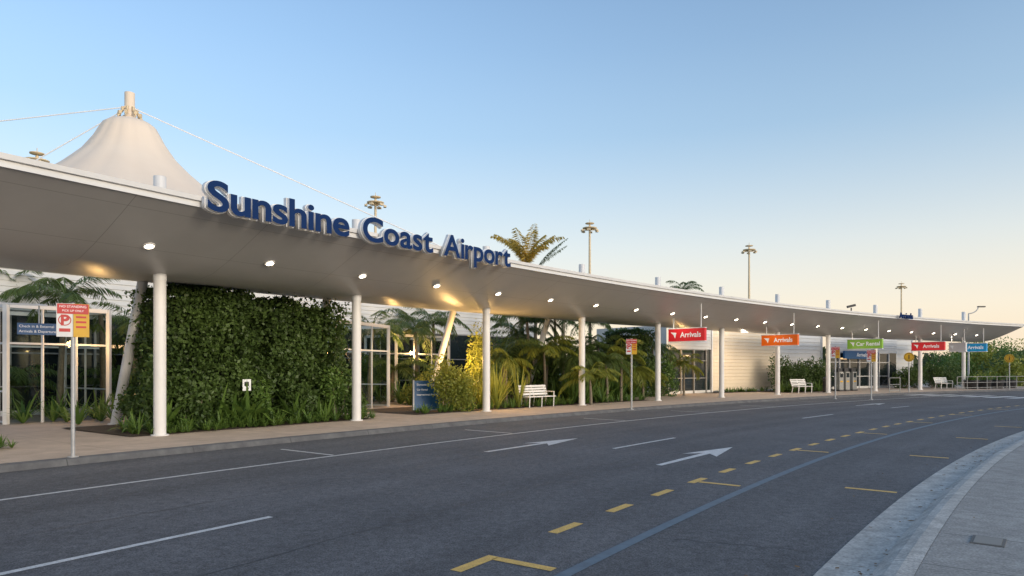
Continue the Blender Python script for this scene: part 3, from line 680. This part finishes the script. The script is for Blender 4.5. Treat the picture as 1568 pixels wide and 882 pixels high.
for k in range(4):
    s=s_at(1495,1)+k*1.8; c=P(s,.6); b=MB(); b.lathe((c.x,c.y,0),[(0,0),(.38,0),(.52,.65),(.56,.7),(.5,.7),(.45,.6),(0,.6)],M_dark,20); b.build('planter_pot')
    Q,V=blades([(c.x+random.uniform(-.2,.2),c.y+random.uniform(-.2,.2),.6) for _ in range(5)],.8,.06,14); quadcloud('potted_plant',np.array(Q),V,M_strap)
s=s_at(1308,3.0); c=P(s,2.8,5.13); b=MB(); b.cyl(c,c+Vector((0,0,.25)),.04,.04,M_dark,8); b.bar(c+Vector((-.25,0,.3)),c+Vector((.25,0,.42)),.14,.14,M_dark); b.build('security_camera')
def car(x,y,yaw,m):
    sec=[(-2.1,.35,.75,.7),(-2.0,.3,.95,.82),(-1.5,.28,1.0,.86),(-1.05,.28,1.38,.72),(-.2,.28,1.46,.68),(.5,.28,1.38,.7),(1.15,.28,.98,.85),(1.9,.3,.85,.82),(2.15,.35,.65,.7)]
    b=MB(); c,s=math.cos(yaw),math.sin(yaw); R=lambda px_,py_,z:(x+c*px_-s*py_,y+s*px_+c*py_,z+RZ)
    vs=[];fs=[];K=8
    for (u,zb,zt,w) in sec:
        zm=min(zt,.95); vs+=[R(u,-.86,zb),R(u,-.88,zm-.25),R(u,-.84,zm),R(u,-w*.85,zt),R(u,w*.85,zt),R(u,.84,zm),R(u,.88,zm-.25),R(u,.86,zb)]
    for i in range(len(sec)-1):
        for j in range(K-1): fs.append((i*K+j,i*K+j+1,(i+1)*K+j+1,(i+1)*K+j))
    b.add(vs,fs,m,True); b.add(vs[:K],[tuple(range(K))],m); b.add(vs[-K:],[tuple(range(K))],m)
    for sg_ in (-1,1):
        b.add([R(-1.2,.80*sg_,.98),R(.95,.80*sg_,.98),R(.45,.66*sg_,1.33),R(-.95,.66*sg_,1.33)],[(0,1,2,3)],M_glassd)
        for u in (-1.35,1.35): b.cyl(R(u,.72*sg_,.32),R(u,.9*sg_,.32),.32,.32,M_black,18); b.cyl(R(u,.901*sg_,.32),R(u,.91*sg_,.32),.18,.18,M_steel,14)
    b.build('parked_car')
for k,(px,D) in enumerate(((1556,70),(1563,78))): car((px-CX)/F*D,D,.5,(M_white,M_dark)[k])
def lamp(nm,loc,e_,col,r=.1,typ='POINT'):
    L=bpy.data.lights.new(nm,typ); L.energy=e_; L.color=col; L.shadow_soft_size=r; o=bpy.data.objects.new(nm,L); o.location=loc; return o
ul=empty('garden_uplight_and_wall_fill'); 
for px,off,z,en in ((705,-2.2,1.9,200),(752,-.9,2.5,110),(1048,-4.0,2.2,90),(150,-6,2.4,70),(600,-6.5,2.6,90),(640,-8,2.4,90),(1140,-3.0,3.3,110)):  # last entry is an added fill lamp that warms and brightens the weatherboard wall
    s=s_at(px,off); o=lamp('lamp',P(s,off,z),en,(1,.58,.2) if px<1100 else (1,.85,.65)); link(o,ul)
# ---------------- light, world, camera ---------------------------------------------------------------------
AZ=math.radians(132); EL=math.radians(11)   # azimuth clockwise from +Y: low, behind the camera to the right
w=bpy.data.worlds.new('World'); scene.world=w; w.use_nodes=True; nt=w.node_tree
sk=nt.nodes.new('ShaderNodeTexSky'); sk.sky_type='NISHITA'; sk.sun_disc=False; sk.sun_elevation=EL; sk.sun_rotation=AZ
sk.air_density=1.0; sk.dust_density=2.0; sk.ozone_density=2.0
bg=nt.nodes['Background']; bg.inputs[1].default_value=.32; nt.links.new(sk.outputs[0],bg.inputs[0])
# low dusk haze layer, thinning with elevation
tc=nt.nodes.new('ShaderNodeTexCoord'); sx=nt.nodes.new('ShaderNodeSeparateXYZ'); nt.links.new(tc.outputs['Generated'],sx.inputs[0])
hc=nt.nodes.new('ShaderNodeValToRGB'); hc.color_ramp.elements[0].position=0; hc.color_ramp.elements[0].color=(1.0,.79,.56,1)
hc.color_ramp.elements[1].position=.32; hc.color_ramp.elements[1].color=(.48,.62,.72,1)
for p_,c_ in ((.08,(1.0,.86,.68,1)),(.17,(.84,.82,.75,1))):
    el=hc.color_ramp.elements.new(p_); el.color=c_
hf=nt.nodes.new('ShaderNodeValToRGB'); hf.color_ramp.elements[0].position=0; hf.color_ramp.elements[0].color=(.92,.92,.92,1)
hf.color_ramp.elements[1].position=.55; hf.color_ramp.elements[1].color=(.0,.0,.0,1)
for p_,c_ in ((.14,.76),(.30,.42),(.42,.15)):
    el=hf.color_ramp.elements.new(p_); el.color=(c_,c_,c_,1)
nt.links.new(sx.outputs[2],hc.inputs[0]); nt.links.new(sx.outputs[2],hf.inputs[0])
b2=nt.nodes.new('ShaderNodeBackground'); b2.inputs[1].default_value=1.05; nt.links.new(hc.outputs[0],b2.inputs[0])
mx=nt.nodes.new('ShaderNodeMixShader'); nt.links.new(hf.outputs[0],mx.inputs[0]); nt.links.new(bg.outputs[0],mx.inputs[1]); nt.links.new(b2.outputs[0],mx.inputs[2])
nt.links.new(mx.outputs[0],nt.nodes['World Output'].inputs[0])
L=bpy.data.lights.new('sun','SUN'); L.energy=1.1; L.angle=math.radians(14); L.color=(1,.87,.73)
o=bpy.data.objects.new('sun',L); link(o); d=Vector((math.sin(AZ)*math.cos(EL),math.cos(AZ)*math.cos(EL),math.sin(EL)))
o.rotation_euler=d.to_track_quat('Z','Y').to_euler(); o.location=d*50
cam=bpy.data.cameras.new('camera'); cam.lens=24; cam.sensor_width=36; cam.shift_y=124/1568; cam.clip_end=5000; cam.clip_start=.1
o=bpy.data.objects.new('camera',cam); o.location=(0,0,CH); o.rotation_euler=(math.radians(90),0,0); link(o); scene.camera=o
scene.view_settings.view_transform='Standard'; scene.view_settings.look='None'; scene.view_settings.exposure=0
